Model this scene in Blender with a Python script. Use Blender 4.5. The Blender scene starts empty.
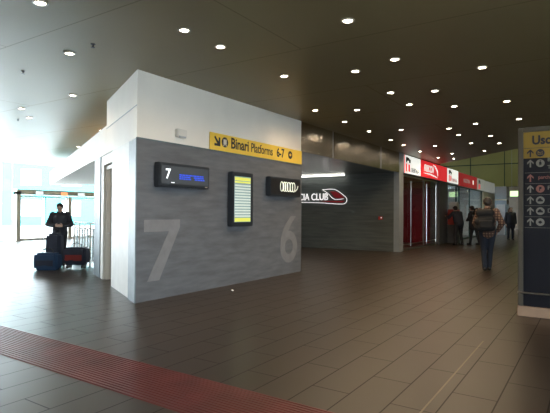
import bpy, bmesh, math, random
from mathutils import Vector, Matrix
random.seed(4)
C = bpy.context.scene.collection
SC = bpy.context.scene
PI = math.pi

# ------------------------------------------------------------------ camera
cd = bpy.data.cameras.new('camera'); cam = bpy.data.objects.new('camera', cd); C.objects.link(cam)
cd.sensor_width = 36; cd.lens = 482.5/550*36; cd.clip_end = 400
YAW, PITCH, ROLL = .5855, .0114, .0068
cam.matrix_world = (Matrix.Translation((0, 0, 1.55)) @ Matrix.Rotation(YAW, 4, 'Z') @
                    Matrix.Rotation(PI/2+PITCH, 4, 'X') @ Matrix.Rotation(ROLL, 4, 'Z'))
SC.camera = cam

# ------------------------------------------------------------------ world, exposure, big lights
SC.view_settings.view_transform = 'Standard'
SC.view_settings.look = 'None'
SC.view_settings.gamma = 1
SC.view_settings.exposure = 0.0
SC.view_settings.use_curve_mapping = False
w = bpy.data.worlds.new('overcast_sky'); SC.world = w; w.use_nodes = True
bg = w.node_tree.nodes['Background']
bg.inputs[0].default_value = (.80, .92, 1, 1); bg.inputs[1].default_value = 20

def light(name, kind, loc, energy, color, size=.1, rot=(0, 0, 0), parent=None, size_y=None, spot=None):
    d = bpy.data.lights.new(name, kind); d.energy = energy; d.color = color
    if kind == 'AREA':
        d.size = size
        if size_y: d.shape = 'RECTANGLE'; d.size_y = size_y
    else: d.shadow_soft_size = size
    if spot: d.spot_size = spot; d.spot_blend = .8
    o = bpy.data.objects.new(name, d); C.objects.link(o); o.location = loc; o.rotation_euler = rot; o.parent = parent
    return o
# daylight entering through the glazed front (portal only guides sky light)
pl = light('daylight_portal', 'AREA', (-24.1, 8, 2.1), 1, (1, 1, 1), 32, (PI/2, 0, -PI/2), None, 4.0)
pl.data.cycles.is_portal = True
p2 = light('added_window_portal', 'AREA', (7.7, -1.5, 2.1), 1, (1, 1, 1), 13, (PI/2, 0, PI/2), None, 3.2)  # guides sky light through the unseen side glazing added for the box
p2.data.cycles.is_portal = True
# tall space beyond the low ceiling: unseen area light added to light its green wall
light('atrium_light', 'AREA', (-1, 31, 7.4), 170, (1, 1, .52), 7, (math.radians(28), 0, 0), None, 3)

# ------------------------------------------------------------------ materials
def M(name, col, rough=.6, metal=0, emit=None, es=0, noise=0, nscale=4, bump=0, bscale=30, spec=None, stretch=(1, 1, 1)):
    m = bpy.data.materials.new(name); m.use_nodes = True
    N = m.node_tree.nodes; L = m.node_tree.links; b = N['Principled BSDF']
    b.inputs['Roughness'].default_value = rough; b.inputs['Metallic'].default_value = metal
    if spec is not None: b.inputs['Specular IOR Level'].default_value = spec
    c4 = (*col, 1); b.inputs['Base Color'].default_value = c4
    geo = N.new('ShaderNodeNewGeometry'); mp = N.new('ShaderNodeMapping'); mp.inputs['Scale'].default_value = stretch
    L.new(geo.outputs['Position'], mp.inputs['Vector'])
    n = N.new('ShaderNodeTexNoise'); n.inputs['Scale'].default_value = nscale; n.inputs['Detail'].default_value = 5
    L.new(mp.outputs[0], n.inputs['Vector'])
    k = noise if noise else .06
    mx = N.new('ShaderNodeMix'); mx.data_type = 'RGBA'
    mx.inputs['A'].default_value = (*[max(0, c*(1-k)) for c in col], 1)
    mx.inputs['B'].default_value = (*[min(1, c*(1+k)) for c in col], 1)
    cr = N.new('ShaderNodeMapRange'); cr.inputs['From Min'].default_value = .3; cr.inputs['From Max'].default_value = .7
    L.new(n.outputs[0], cr.inputs['Value']); L.new(cr.outputs[0], mx.inputs['Factor'])
    L.new(mx.outputs['Result'], b.inputs['Base Color'])
    if bump:
        n2 = N.new('ShaderNodeTexNoise'); n2.inputs['Scale'].default_value = bscale; n2.inputs['Detail'].default_value = 3
        L.new(mp.outputs[0], n2.inputs['Vector'])
        bp = N.new('ShaderNodeBump'); bp.inputs['Strength'].default_value = bump; bp.inputs['Distance'].default_value = .02
        L.new(n2.outputs[0], bp.inputs['Height']); L.new(bp.outputs[0], b.inputs['Normal'])
    if emit is not None:
        b.inputs['Emission Color'].default_value = (*emit, 1); b.inputs['Emission Strength'].default_value = es
    return m

def glass(name, tint, gloss=.12, trans=(1, 1, 1)):
    m = bpy.data.materials.new(name); m.use_nodes = True
    N = m.node_tree.nodes; L = m.node_tree.links; N.remove(N['Principled BSDF']); out = N['Material Output']
    t = N.new('ShaderNodeBsdfTransparent'); t.inputs[0].default_value = (*trans, 1)
    g = N.new('ShaderNodeBsdfGlossy'); g.inputs[0].default_value = (*tint, 1); g.inputs['Roughness'].default_value = .02
    lw = N.new('ShaderNodeLayerWeight'); lw.inputs[0].default_value = .25
    mr = N.new('ShaderNodeMapRange'); mr.inputs['To Min'].default_value = gloss*.4; mr.inputs['To Max'].default_value = min(1, gloss*4)
    L.new(lw.outputs['Fresnel'], mr.inputs['Value'])
    mx = N.new('ShaderNodeMixShader'); L.new(mr.outputs[0], mx.inputs[0]); L.new(t.outputs[0], mx.inputs[1]); L.new(g.outputs[0], mx.inputs[2])
    L.new(mx.outputs[0], out.inputs[0])
    return m

def tile_mat(name, colA, colB, mortar, bw, bh, msize, rough, rot=0, offs=(0, 0, 0), offset=.5, bumpd=.25, stain=.25, spec=.5):
    m = bpy.data.materials.new(name); m.use_nodes = True
    N = m.node_tree.nodes; L = m.node_tree.links; b = N['Principled BSDF']
    geo = N.new('ShaderNodeNewGeometry'); mp = N.new('ShaderNodeMapping')
    mp.inputs['Rotation'].default_value = (0, 0, rot); mp.inputs['Location'].default_value = offs
    L.new(geo.outputs['Position'], mp.inputs['Vector'])
    br = N.new('ShaderNodeTexBrick'); br.offset = offset; br.inputs['Scale'].default_value = 1
    br.inputs['Brick Width'].default_value = bw; br.inputs['Row Height'].default_value = bh
    br.inputs['Mortar Size'].default_value = msize; br.inputs['Mortar Smooth'].default_value = .1
    br.inputs['Color1'].default_value = (*colA, 1); br.inputs['Color2'].default_value = (*colB, 1); br.inputs['Mortar'].default_value = (*mortar, 1)
    L.new(mp.outputs[0], br.inputs['Vector'])
    n = N.new('ShaderNodeTexNoise'); n.inputs['Scale'].default_value = .9; n.inputs['Detail'].default_value = 3
    L.new(geo.outputs['Position'], n.inputs['Vector'])
    mr = N.new('ShaderNodeMapRange'); mr.inputs['From Min'].default_value = .3; mr.inputs['From Max'].default_value = .7
    mr.inputs['To Min'].default_value = 1-stain; mr.inputs['To Max'].default_value = 1+stain
    L.new(n.outputs[0], mr.inputs['Value'])
    mul = N.new('ShaderNodeVectorMath'); mul.operation = 'SCALE'
    L.new(br.outputs['Color'], mul.inputs[0]); L.new(mr.outputs[0], mul.inputs['Scale'])
    L.new(mul.outputs[0], b.inputs['Base Color'])
    b.inputs['Specular IOR Level'].default_value = spec
    rr = N.new('ShaderNodeMapRange'); rr.inputs['To Min'].default_value = rough*.93; rr.inputs['To Max'].default_value = rough*1.07
    L.new(n.outputs[0], rr.inputs['Value'])
    rm = N.new('ShaderNodeMath'); rm.operation = 'MULTIPLY_ADD'; rm.inputs[1].default_value = .15; rm.use_clamp = True
    L.new(br.outputs['Fac'], rm.inputs[0]); L.new(rr.outputs[0], rm.inputs[2]); L.new(rm.outputs[0], b.inputs['Roughness'])
    sm_ = N.new('ShaderNodeMapRange'); sm_.inputs['To Min'].default_value = spec; sm_.inputs['To Max'].default_value = spec*.5
    L.new(br.outputs['Fac'], sm_.inputs['Value']); L.new(sm_.outputs[0], b.inputs['Specular IOR Level'])
    bp = N.new('ShaderNodeBump'); bp.inputs['Strength'].default_value = bumpd; bp.inputs['Distance'].default_value = .004; bp.invert = True
    L.new(br.outputs['Fac'], bp.inputs['Height'])
    if bumpd: L.new(bp.outputs[0], b.inputs['Normal'])
    return m

MT = {}
MT['floor'] = tile_mat('brown_floor_tile', (.035, .0245, .0165), (.042, .029, .0195), (.010, .0075, .005), 1.08, .36, .006, .34, rot=PI/2, offs=(.03, -.05, 0), stain=.05, bumpd=.0, spec=.45)
MT['ceiling'] = tile_mat('olive_ceiling_panel', (.235, .195, .098), (.242, .20, .102), (.19, .157, .082), 7.2, 2.4, .010, .40, offs=(0, 1.1, 0), offset=.5, bumpd=.3, stain=.04, spec=.5)
MT['red_tactile'] = M('red_tactile_rubber', (.135, .024, .024), .33, noise=.25, nscale=3)
MT['joint'] = M('brass_floor_joint', (.20, .17, .12), .45, .3)
MT['concrete'] = M('grey_board_cladding', (.118, .127, .140), .5, noise=.2, nscale=3.2, stretch=(1, .6, 3.4), bump=.12, bscale=14)
MT['edge'] = M('bluish_stone_edge', (.11, .15, .165), .5, noise=.2, nscale=5)
MT['darkboard'] = M('dark_slate_cladding', (.11, .125, .12), .5, noise=.22, nscale=2.5, stretch=(.5, 1, 6), bump=.2, bscale=12)
MT['white'] = M('white_plaster', (.76, .725, .66), .55, noise=.03, nscale=2)
MT['cream'] = M('cream_panel', (.62, .60, .55), .5)
MT['greymetal'] = M('grey_painted_metal', (.33, .37, .40), .4, .2)
MT['steel'] = M('brushed_steel', (.62, .62, .62), .28, 1)
MT['rippled'] = M('rippled_stainless', (.60, .58, .54), .22, 1, noise=.12, nscale=1.2, bump=1.0, bscale=2.6, stretch=(1, 1, .3))
MT['black'] = M('black_plastic', (.014, .014, .016), .35)
MT['casing'] = M('dark_blue_casing', (.022, .028, .036), .35)
MT['screen'] = M('dark_display', (.05, .055, .06), .2, emit=(.10, .115, .13), es=.3)
MT['blue_led'] = M('blue_led', (.02, .05, .5), .4, emit=(.03, .12, .9), es=.45)
MT['white_led'] = M('white_led', (.8, .8, .8), .4, emit=(.85, .95, 1), es=1.0)
MT['cream_led'] = M('cream_led', (.8, .8, .7), .4, emit=(.95, 1, .8), es=.75)
MT['lcd_white'] = M('lcd_row_pale', (.5, .55, .5), .3, emit=(.50, .60, .58), es=.55)
MT['lcd_grey'] = M('lcd_row_grey', (.2, .3, .3), .3, emit=(.14, .22, .24), es=.7)
MT['lcd_yellow'] = M('lcd_row_yellow', (.6, .6, .1), .3, emit=(.60, .66, .12), es=.6)
MT['yellow'] = M('yellow_sign_face', (.80, .54, .07), .45, noise=.03)
MT['amber'] = M('dull_amber_sign_face', (.26, .165, .026), .5, noise=.03)
MT['ink'] = M('dark_ink', (.02, .022, .035), .5)
MT['numeral'] = M('pale_grey_numeral', (.19, .195, .205), .5, noise=.1, nscale=6)
MT['navy'] = M('navy_sign_face', (.004, .0045, .009), .45)
MT['totem'] = M('taupe_totem_frame', (.10, .088, .07), .45, .3)
MT['pale_ink'] = M('pale_pictogram', (.20, .19, .165), .5)
MT['pink_ink'] = M('pink_pictogram', (.24, .10, .08), .5)
MT['stone'] = M('beige_plinth_stone', (.32, .21, .14), .5, noise=.12)
MT['lamp'] = M('lit_downlight_lens', (1, .9, .75), .4, emit=(1, .88, .70), es=30)
MT['lampring'] = M('pale_lamp_ring', (.55, .5, .42), .35, .3)
MT['tube'] = M('lit_tube', (1, 1, 1), .4, emit=(1, .97, .9), es=5)
MT['neon'] = M('white_neon', (1, 1, 1), .4, emit=(1, .96, .95), es=.95)
MT['redpanel'] = M('red_logo_fill', (.22, .02, .025), .4, emit=(.3, .01, .02), es=.25)
MT['sign_white'] = M('backlit_white_sign', (.85, .85, .82), .4, emit=(.95, .97, .90), es=.85)
MT['sign_red'] = M('backlit_red_sign', (.70, .03, .04), .4, emit=(.80, .025, .035), es=.75)
MT['sign_maroon'] = M('maroon_sign', (.38, .03, .035), .45, emit=(.30, .012, .02), es=.55)
MT['sign_grey'] = M('pale_grey_sign', (.4, .4, .4), .45, emit=(.4, .42, .4), es=.35)
MT['maroon'] = M('maroon_interior', (.19, .008, .014), .4, noise=.15)
MT['greywall'] = M('dark_grey_pillar', (.085, .082, .08), .5, noise=.1)
MT['shopwhite'] = M('pale_shop_wall', (.66, .72, .78), .5)
MT['greenwall'] = M('green_glazed_panel', (.36, .36, .17), .25, noise=.08, nscale=.5)
MT['greenframe'] = M('dark_green_frame', (.02, .05, .04), .4, .3)
MT['hallwall'] = M('taupe_hall_wall', (.17, .14, .11), .6)
MT['redmachine'] = M('red_machine_body', (.45, .05, .04), .4)
MT['lift'] = M('silver_blue_lift_panel', (.45, .55, .66), .25, .6)
MT['wood'] = M('brown_kiosk_panel', (.20, .08, .04), .5)
MT['glass'] = glass('clear_glass', (.8, .85, .85), .10)
MT['shopglass'] = glass('dim_shop_glass', (.8, .8, .8), .035)
MT['frontglass'] = glass('clear_front_glazing', (.9, .95, .95), .06)
MT['tealwall'] = M('teal_render', (.05, .33, .34), .7)
MT['pave'] = M('pale_paving', (.62, .62, .6), .8)
MT['bluepost'] = M('steel_blue_post', (.10, .17, .22), .4, .3)
MT['exitgreen'] = M('lit_exit_sign_face', (.5, .8, .4), .4, emit=(.72, 1, .50), es=1.6)
MT['skin'] = M('skin', (.42, .26, .19), .55)
MT['hair'] = M('dark_hair', (.018, .013, .011), .6, bump=.5, bscale=120)
MT['hairbrown'] = M('brown_hair', (.09, .04, .02), .6, bump=.5, bscale=120)
MT['jkt_black'] = M('black_jacket_cloth', (.008, .008, .009), .8, bump=.3, bscale=20)
MT['jkt_navy'] = M('dark_navy_coat', (.018, .02, .03), .8, bump=.3, bscale=20)
MT['jkt_brown'] = M('dark_brown_jacket', (.06, .042, .036), .8, bump=.3, bscale=20)
MT['jeans'] = M('dark_blue_jeans', (.012, .018, .032), .85, bump=.3, bscale=30)
MT['trousers'] = M('black_trousers', (.014, .014, .017), .85, bump=.3, bscale=30)
MT['shoe'] = M('black_shoe_leather', (.012, .01, .01), .4)
MT['bag_blue'] = M('blue_bag_cloth', (.012, .042, .10), .7, bump=.3, bscale=20)
MT['bag_dark'] = M('dark_navy_bag_cloth', (.02, .025, .045), .7, bump=.3, bscale=20)
MT['bag_red'] = M('red_bag_cloth', (.25, .03, .025), .7, bump=.3, bscale=20)
MT['paper'] = M('crumpled_paper', (.7, .68, .62), .7)
MT['orange_lit'] = M('orange_lit_sign', (.9, .4, .2), .4, emit=(1, .35, .15), es=1.4)

def plaid():
    m = M('plaid_cloth', (.40, .25, .17), .8); N = m.node_tree.nodes; L = m.node_tree.links
    b = N['Principled BSDF']; geo = N.new('ShaderNodeNewGeometry'); mp = N.new('ShaderNodeMapping')
    mp.inputs['Scale'].default_value = (1, 1, 1); L.new(geo.outputs['Position'], mp.inputs['Vector'])
    wv = N.new('ShaderNodeTexWave'); wv.bands_direction = 'Z'; wv.inputs['Scale'].default_value = 4.5
    wx = N.new('ShaderNodeTexWave'); wx.bands_direction = 'X'; wx.inputs['Scale'].default_value = 4.5
    L.new(mp.outputs[0], wv.inputs['Vector']); L.new(mp.outputs[0], wx.inputs['Vector'])
    mu = N.new('ShaderNodeMath'); mu.operation = 'MULTIPLY'; L.new(wv.outputs['Fac'], mu.inputs[0]); L.new(wx.outputs['Fac'], mu.inputs[1])
    mx = N.new('ShaderNodeMix'); mx.data_type = 'RGBA'; mx.inputs['A'].default_value = (.06, .03, .025, 1); mx.inputs['B'].default_value = (.30, .19, .12, 1)
    L.new(mu.outputs[0], mx.inputs['Factor']); L.new(mx.outputs['Result'], b.inputs['Base Color'])
    return m
MT['plaid'] = plaid()

# ------------------------------------------------------------------ mesh helpers
def link(name, bm, mat, parent=None, smooth=False):
    me = bpy.data.meshes.new(name)
    bmesh.ops.recalc_face_normals(bm, faces=bm.faces)
    bm.to_mesh(me); bm.free()
    if smooth:
        for p in me.polygons: p.use_smooth = True
        try: me.set_sharp_from_angle(angle=math.radians(40))
        except Exception: pass
    o = bpy.data.objects.new(name, me); C.objects.link(o)
    me.materials.append(MT[mat]); o.parent = parent
    return o
class MB:
    def __init__(s): s.bm = bmesh.new()
    def box(s, x0, x1, y0, y1, z0, z1, bev=0):
        r = bmesh.ops.create_cube(s.bm, size=1)
        for v in r['verts']:
            v.co = Vector((x0+(v.co.x+.5)*(x1-x0), y0+(v.co.y+.5)*(y1-y0), z0+(v.co.z+.5)*(z1-z0)))
        if bev:
            es = list({e for v in r['verts'] for e in v.link_edges})
            bmesh.ops.bevel(s.bm, geom=es, offset=bev, segments=2, affect='EDGES')
        return s
    def prism(s, pts, z0, z1):
        a = [s.bm.verts.new((x, y, z0)) for x, y in pts]; b = [s.bm.verts.new((x, y, z1)) for x, y in pts]
        n = len(pts); s.bm.faces.new(a[::-1]); s.bm.faces.new(b)
        for i in range(n): s.bm.faces.new((a[i], a[(i+1) % n], b[(i+1) % n], b[i]))
        return s
    def slabY(s, pts, y0, y1):          # outline in x,z, thickness along y
        a = [s.bm.verts.new((x, y0, z)) for x, z in pts]; b = [s.bm.verts.new((x, y1, z)) for x, z in pts]
        n = len(pts); s.bm.faces.new(a); s.bm.faces.new(b[::-1])
        for i in range(n): s.bm.faces.new((a[i], a[(i+1) % n], b[(i+1) % n], b[i]))
        return s
    def tube(s, pts, r, seg=8, closed=False):
        pts = [Vector(p) for p in pts]; rings = []
        n = len(pts)
        for i, p in enumerate(pts):
            a = pts[i-1] if (i > 0 or closed) else p; b = pts[(i+1) % n] if (i < n-1 or closed) else p
            d = (b-a).normalized(); up = Vector((0, 0, 1)) if abs(d.z) < .9 else Vector((1, 0, 0))
            u = d.cross(up).normalized(); v = d.cross(u)
            rr = r[i] if isinstance(r, (list, tuple)) else r
            rings.append([s.bm.verts.new(p+(u*math.cos(t)+v*math.sin(t))*rr) for t in [2*PI*k/seg for k in range(seg)]])
        m = n if closed else n-1
        for i in range(m):
            A, B = rings[i], rings[(i+1) % n]
            for k in range(seg): s.bm.faces.new((A[k], A[(k+1) % seg], B[(k+1) % seg], B[k]))
        if not closed: s.bm.faces.new(rings[0][::-1]); s.bm.faces.new(rings[-1])
        return s
    def lathe(s, prof, loc=(0, 0, 0), seg=20):
        loc = Vector(loc); rings = []
        for r, z in prof:
            if r < 1e-6: rings.append([s.bm.verts.new(loc+Vector((0, 0, z)))])
            else: rings.append([s.bm.verts.new(loc+Vector((r*math.cos(2*PI*k/seg), r*math.sin(2*PI*k/seg), z))) for k in range(seg)])
        for A, B in zip(rings, rings[1:]):
            for k in range(seg):
                k2 = (k+1) % seg
                f = [A[k % len(A)], A[k2 % len(A)], B[k2 % len(B)], B[k % len(B)]]
                f = list(dict.fromkeys(f))
                if len(f) > 2: s.bm.faces.new(f)
        return s
    def disc(s, x, z, r, y0, y1, seg=24, inner=0):      # round plate on a wall (faces -y)
        if not inner:
            return s.slabY([(x+r*math.cos(2*PI*k/seg), z+r*math.sin(2*PI*k/seg)) for k in range(seg)], y0, y1)
        return s.tube([(x+r*math.cos(2*PI*k/seg), (y0+y1)/2, z+r*math.sin(2*PI*k/seg)) for k in range(seg)], inner, 6, True)
    def ball(s, c, r, seg=14):
        rs = r if isinstance(r, (list, tuple)) else (r, r, r)
        q = bmesh.ops.create_uvsphere(s.bm, u_segments=seg, v_segments=max(8, seg//2+2), radius=1)
        for v in q['verts']: v.co = Vector((c[0]+v.co.x*rs[0], c[1]+v.co.y*rs[1], c[2]+v.co.z*rs[2]))
        return s
    def cap(s, a, b, ra, rb, seg=12):                   # tapered capsule
        a = Vector(a); b = Vector(b); s.ball(a, ra, seg); s.ball(b, rb, seg)
        d = (b-a).normalized(); up = Vector((0, 0, 1)) if abs(d.z) < .9 else Vector((1, 0, 0))
        u = d.cross(up).normalized(); v = d.cross(u)
        A = [s.bm.verts.new(a+(u*math.cos(t)+v*math.sin(t))*ra) for t in [2*PI*k/seg for k in range(seg)]]
        B = [s.bm.verts.new(b+(u*math.cos(t)+v*math.sin(t))*rb) for t in [2*PI*k/seg for k in range(seg)]]
        for k in range(seg): s.bm.faces.new((A[k], A[(k+1) % seg], B[(k+1) % seg], B[k]))
        s.bm.faces.new(A[::-1]); s.bm.faces.new(B)
        return s
    def out(s, name, mat, parent=None, smooth=False): return link(name, s.bm, mat, parent, smooth)
    def skin(s, name, mat, parent=None, vox=.012, smooth=4, dec=.35):   # fuse the shapes into one surface
        o = link(name+'_src', s.bm, mat)
        r = o.modifiers.new('r', 'REMESH'); r.mode = 'VOXEL'; r.voxel_size = vox
        sm = o.modifiers.new('s', 'SMOOTH'); sm.iterations = smooth; sm.factor = .5
        if dec < 1: d = o.modifiers.new('d', 'DECIMATE'); d.ratio = dec
        dg = bpy.context.evaluated_depsgraph_get(); dg.update()
        me = bpy.data.meshes.new_from_object(o.evaluated_get(dg)); me.name = name
        old = o.data; bpy.data.objects.remove(o); bpy.data.meshes.remove(old)
        for p in me.polygons: p.use_smooth = True
        if not me.materials: me.materials.append(MT[mat])
        q = bpy.data.objects.new(name, me); C.objects.link(q); q.parent = parent
        return q
def tag(o, label, cat, group=None, kind=None):
    o['label'] = label; o['category'] = cat
    if group: o['group'] = group
    if kind: o['kind'] = kind
    return o
def thing(name, label, cat, loc, rz=0, group=None):
    o = bpy.data.objects.new(name, None); C.objects.link(o); o.location = loc; o.rotation_euler = (0, 0, rz); o.empty_display_size = .1
    return tag(o, label, cat, group)
def struct(o): o['kind'] = 'structure'; return o
def plabel(o, t): o['label'] = t; return o
def text(name, body, size, x, y, z, mat, parent, ext=.003, bold=0, align='LEFT', shear=0, sx=1):
    cu = bpy.data.curves.new('t', 'FONT'); cu.body = body; cu.size = size; cu.extrude = ext; cu.offset = bold
    cu.align_x = align; cu.shear = shear; cu.resolution_u = 4
    o = bpy.data.objects.new('t', cu); C.objects.link(o)
    dg = bpy.context.evaluated_depsgraph_get(); dg.update()
    me = bpy.data.meshes.new_from_object(o.evaluated_get(dg)); bpy.data.objects.remove(o); bpy.data.curves.remove(cu)
    me.transform(Matrix.Translation((x, y, z)) @ Matrix.Rotation(PI/2, 4, 'X') @ Matrix.Scale(sx, 4, (1, 0, 0)))
    me.materials.clear(); me.materials.append(MT[mat]); me.name = name
    q = bpy.data.objects.new(name, me); C.objects.link(q); q.parent = parent
    return q

XW = -6.45          # face line of the box, the fascia and the shops
H = 3.95
A = Vector((-6.45, 5.49)); W = Vector((-.89, .455)).normalized(); NIN = Vector((-W.y, W.x))*-1
def ob(s, d=0): p = A+W*s+NIN*d; return (p.x, p.y)      # point on the oblique face, d behind it
OR = math.atan2(-W.y, -W.x)                              # its local x points to the right as seen

# ------------------------------------------------------------------ structure
struct(MB().box(-24.4, 8, -8, 60, -.1, 0).out('floor', 'floor'))
struct(MB().prism([(-24.4, -8), (8, -8), (8, 8.27), (XW, 24.23), (-24.4, 24.23)], H, H+.3).out('ceiling', 'ceiling'))
struct(MB().box(-14, 8, 8, 60, 8.6, 8.8).out('ceiling_upper', 'hallwall'))
struct(MB().box(8, 8.3, 5, 60, -.1, 8.8).out('wall_right', 'hallwall'))
struct(MB().box(8, 8.3, -8, 5, 3.6, 4.3).out('wall_right_header', 'hallwall'))
wb = bpy.data.objects.new('window_4', None); C.objects.link(wb); wb.location = (8.1, -8, 0); wb.rotation_euler = (0, 0, PI/2); struct(wb)  # unseen side glazing, added so daylight reaches the box front
m = MB(); m.box(0, 13, -.06, .06, 0, .5)
for s_ in (0, 3.2, 6.4, 9.6, 12.9): m.box(s_, s_+.1, -.06, .06, 0, 3.6)
m.out('window_frame', 'greymetal', wb); MB().box(0, 13, -.01, .01, .5, 3.6).out('window_pane', 'frontglass', wb)
struct(MB().box(-24.6, 8.3, -8.3, -8, -.1, 4.3).out('wall_back', 'hallwall'))
struct(MB().box(-24.6, -10.6, 24.23, 24.5, -.1, 4.3).out('wall_left', 'hallwall'))
struct(MB().box(-14, 8.3, 60, 60.3, -.1, 8.8).out('wall_far', 'hallwall'))
struct(MB().box(-14.2, -14, 24.5, 60, 3.95, 8.8).out('wall_upper', 'hallwall'))
struct(MB().prism([(8, 8.27), (XW, 24.23), (-14, 24.23), (-14, 24.4), (XW+.1, 24.4), (8, 8.45)], H+.3, 8.7).out('wall_sky_block', 'greenwall'))  # unseen wall added to keep sky light out above the low ceiling
# tile joint strip
struct(MB().box(-1.137, -1.123, 3.40, 6.3, 0, .002).out('trim_1', 'joint'))

# box: lower stone, white upper volume
B1 = (XW, 10.94)
low = [ob(0), B1, (-13, 10.94), ob(4.35, 1.2), ob(3.45, 1.2), ob(3.45, .5), ob(2.1, .5), ob(2.1)]
struct(MB().prism([(x, y) for x, y in low], 0, 2.8).out('wall_box_core', 'cream'))
struct(MB().prism([(XW+.02, 5.48), (XW+.02, 10.95), (XW, 10.95), (XW, 5.48)], 0, 2.78).out('wall_box_front', 'concrete'))
struct(MB().prism([ob(-.02, -.02), ob(.48, -.02), ob(.48, 0), ob(-.02, 0.0)], 0, 2.78).out('wall_box_edge', 'edge'))
up = [ob(0), (XW, 10.95), (-13, 10.95), ob(4.2, 1.5), ob(2.77, 1.5), ob(2.77)]
struct(MB().prism(up, 2.8, H).out('wall_box_upper', 'white'))
struct(MB().prism([(XW+.035, 5.47), (XW+.035, 10.95), (XW, 10.95), (XW, 5.47)], 2.775, 2.80).out('trim_2', 'edge'))
struct(MB().prism([ob(0, -.012), ob(2.77, -.012), ob(2.77, 0), ob(0, 0)], 3.34, 3.352).out('trim_3', 'greymetal'))
# canopy continuing the oblique line
can = [ob(2.78, -.0), ob(17.4, 0), (-20.25, 14.64), (-16.9, 16.95), (-13.2, 11.2), ob(4.3, 1.6), ob(2.78, 1.6)]
struct(MB().prism(can, 2.8, 3.42).out('wall_canopy', 'white'))
# column under it
struct(MB().prism([ob(3.5, .0), ob(4.3, .0), ob(4.3, .35), ob(3.5, .35)], 0, 2.8).out('wall_column', 'edge'))
struct(MB().prism([ob(3.2, .02), ob(3.5, .02), ob(3.5, .5), ob(3.2, .5)], 0, 2.8).out('wall_jamb', 'cream'))
struct(MB().prism([ob(2.1, .02), ob(3.2, .02), ob(3.2, .5), ob(2.1, .5)], 2.58, 2.8).out('wall_lintel', 'cream'))
p = ob(3.2, .2)
d = bpy.data.objects.new('door_1', None); C.objects.link(d); d.location = (p[0], p[1], 0); d.rotation_euler = (0, 0, OR); struct(d)
MB().box(.06, 1.04, -.02, .03, .01, 2.48, .006).out('door_leaf', 'cream', d)
fr = MB(); fr.box(0, .06, -.12, .05, 0, 2.56); fr.box(1.04, 1.10, -.12, .05, 0, 2.56); fr.box(0, 1.10, -.12, .05, 2.48, 2.56)
fr.out('door_frame', 'white', d)
hd = MB(); hd.tube([(.12, -.03, 1.05), (.12, -.09, 1.05), (.26, -.09, 1.05)], .011); hd.box(.095, .145, -.03, -.018, .97, 1.13); hd.out('door_handle', 'steel', d)

# recess between the box and the club wall
struct(MB().box(-14.3, -13, 10.94, 18.62, 0, 3.95).out('wall_recess_left', 'darkboard'))
struct(MB().box(-13, XW-.2, 18.62, 18.9, 0, 3.95).out('wall_club', 'darkboard'))
struct(MB().box(-13, XW-.1, 10.96, 18.62, 3.15, 3.25).out('ceiling_recess', 'rippled'))
struct(MB().box(-13, XW, 10.95, 10.97, 0, 3.15).out('wall_recess_near', 'darkboard'))
f = bpy.data.objects.new('wall_fascia', None); C.objects.link(f); f.location = (XW, 10.96, 3.15); f.rotation_euler = (0, 0, PI/2); struct(f)
for a, b in [(0, 1.85), (1.85, 5.68), (5.68, 7.64)]:
    MB().box(a+.006, b-.006, .0, .1, 0, .79, .004).out('fascia_panel', 'rippled', f)
for s_ in (1.85, 5.68): MB().box(s_-.012, s_+.012, -.006, .0, 0, .79).out('fascia_joint', 'steel', f)
struct(MB().box(XW-.22, XW+.01, 18.6, 19.08, 0, 3.94).out('trim_pilaster', 'greymetal'))

# shop fronts: pillars, interiors, back walls
struct(MB().box(XW-.45, XW, 24.55, 26.15, 0, 3.15).out('wall_shop_pillar', 'greywall'))
struct(MB().box(-10.6, -10.5, 18.9, 25.2, 0, 3.95).out('wall_shop_back', 'maroon'))
struct(MB().box(-10.5, XW-.45, 25.0, 25.2, 0, 3.95).out('wall_shop_side', 'maroon'))
struct(MB().box(-10.5, XW-.15, 18.9, 25.0, 3.15, 3.3).out('ceiling_shop', 'maroon'))
struct(MB().box(-10.6, -10.5, 25.2, 37, 0, 3.95).out('wall_office_back', 'shopwhite'))
struct(MB().box(-10.5, XW-.45, 25.2, 25.35, 0, 3.95).out('wall_office_side', 'shopwhite'))
struct(MB().box(-10.5, XW-.15, 25.35, 36, 3.15, 3.3).out('ceiling_office', 'shopwhite'))
struct(MB().box(-10.5, XW, 36, 42, 0, 3.15).out('wall_far_block', 'cream'))
struct(MB().box(-10.5, XW-.16, 18.9, 42, 3.3, 3.9).out('wall_shop_header', 'greywall'))
struct(MB().box(-10.5, 8, 40.2, 40.6, 3.62, 8.6).out('wall_green', 'greenwall'))
struct(MB().box(-14, 8, 24.4, 60, 8.4, 8.59).out('ceiling_green', 'greenwall'))
for i, (x, dx) in enumerate(((-8.2, .05), (-5.75, .05), (-3.2, .05))):
    struct(MB().box(x, x+dx, 40.16, 40.2, 3.62, 8.4).out('trim_%d' % (4+i), 'greenframe'))
struct(MB().box(-10.5, 8, 40.16, 40.2, 5.3, 5.36).out('trim_7', 'greenframe'))
struct(MB().box(-10.5, 8, 40.6, 56, 3.6, 3.8).out('ceiling_far', 'ceiling'))
struct(MB().box(-10.5, 8, 54, 54.3, 0, 3.6).out('wall_far_end', 'hallwall'))

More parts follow.
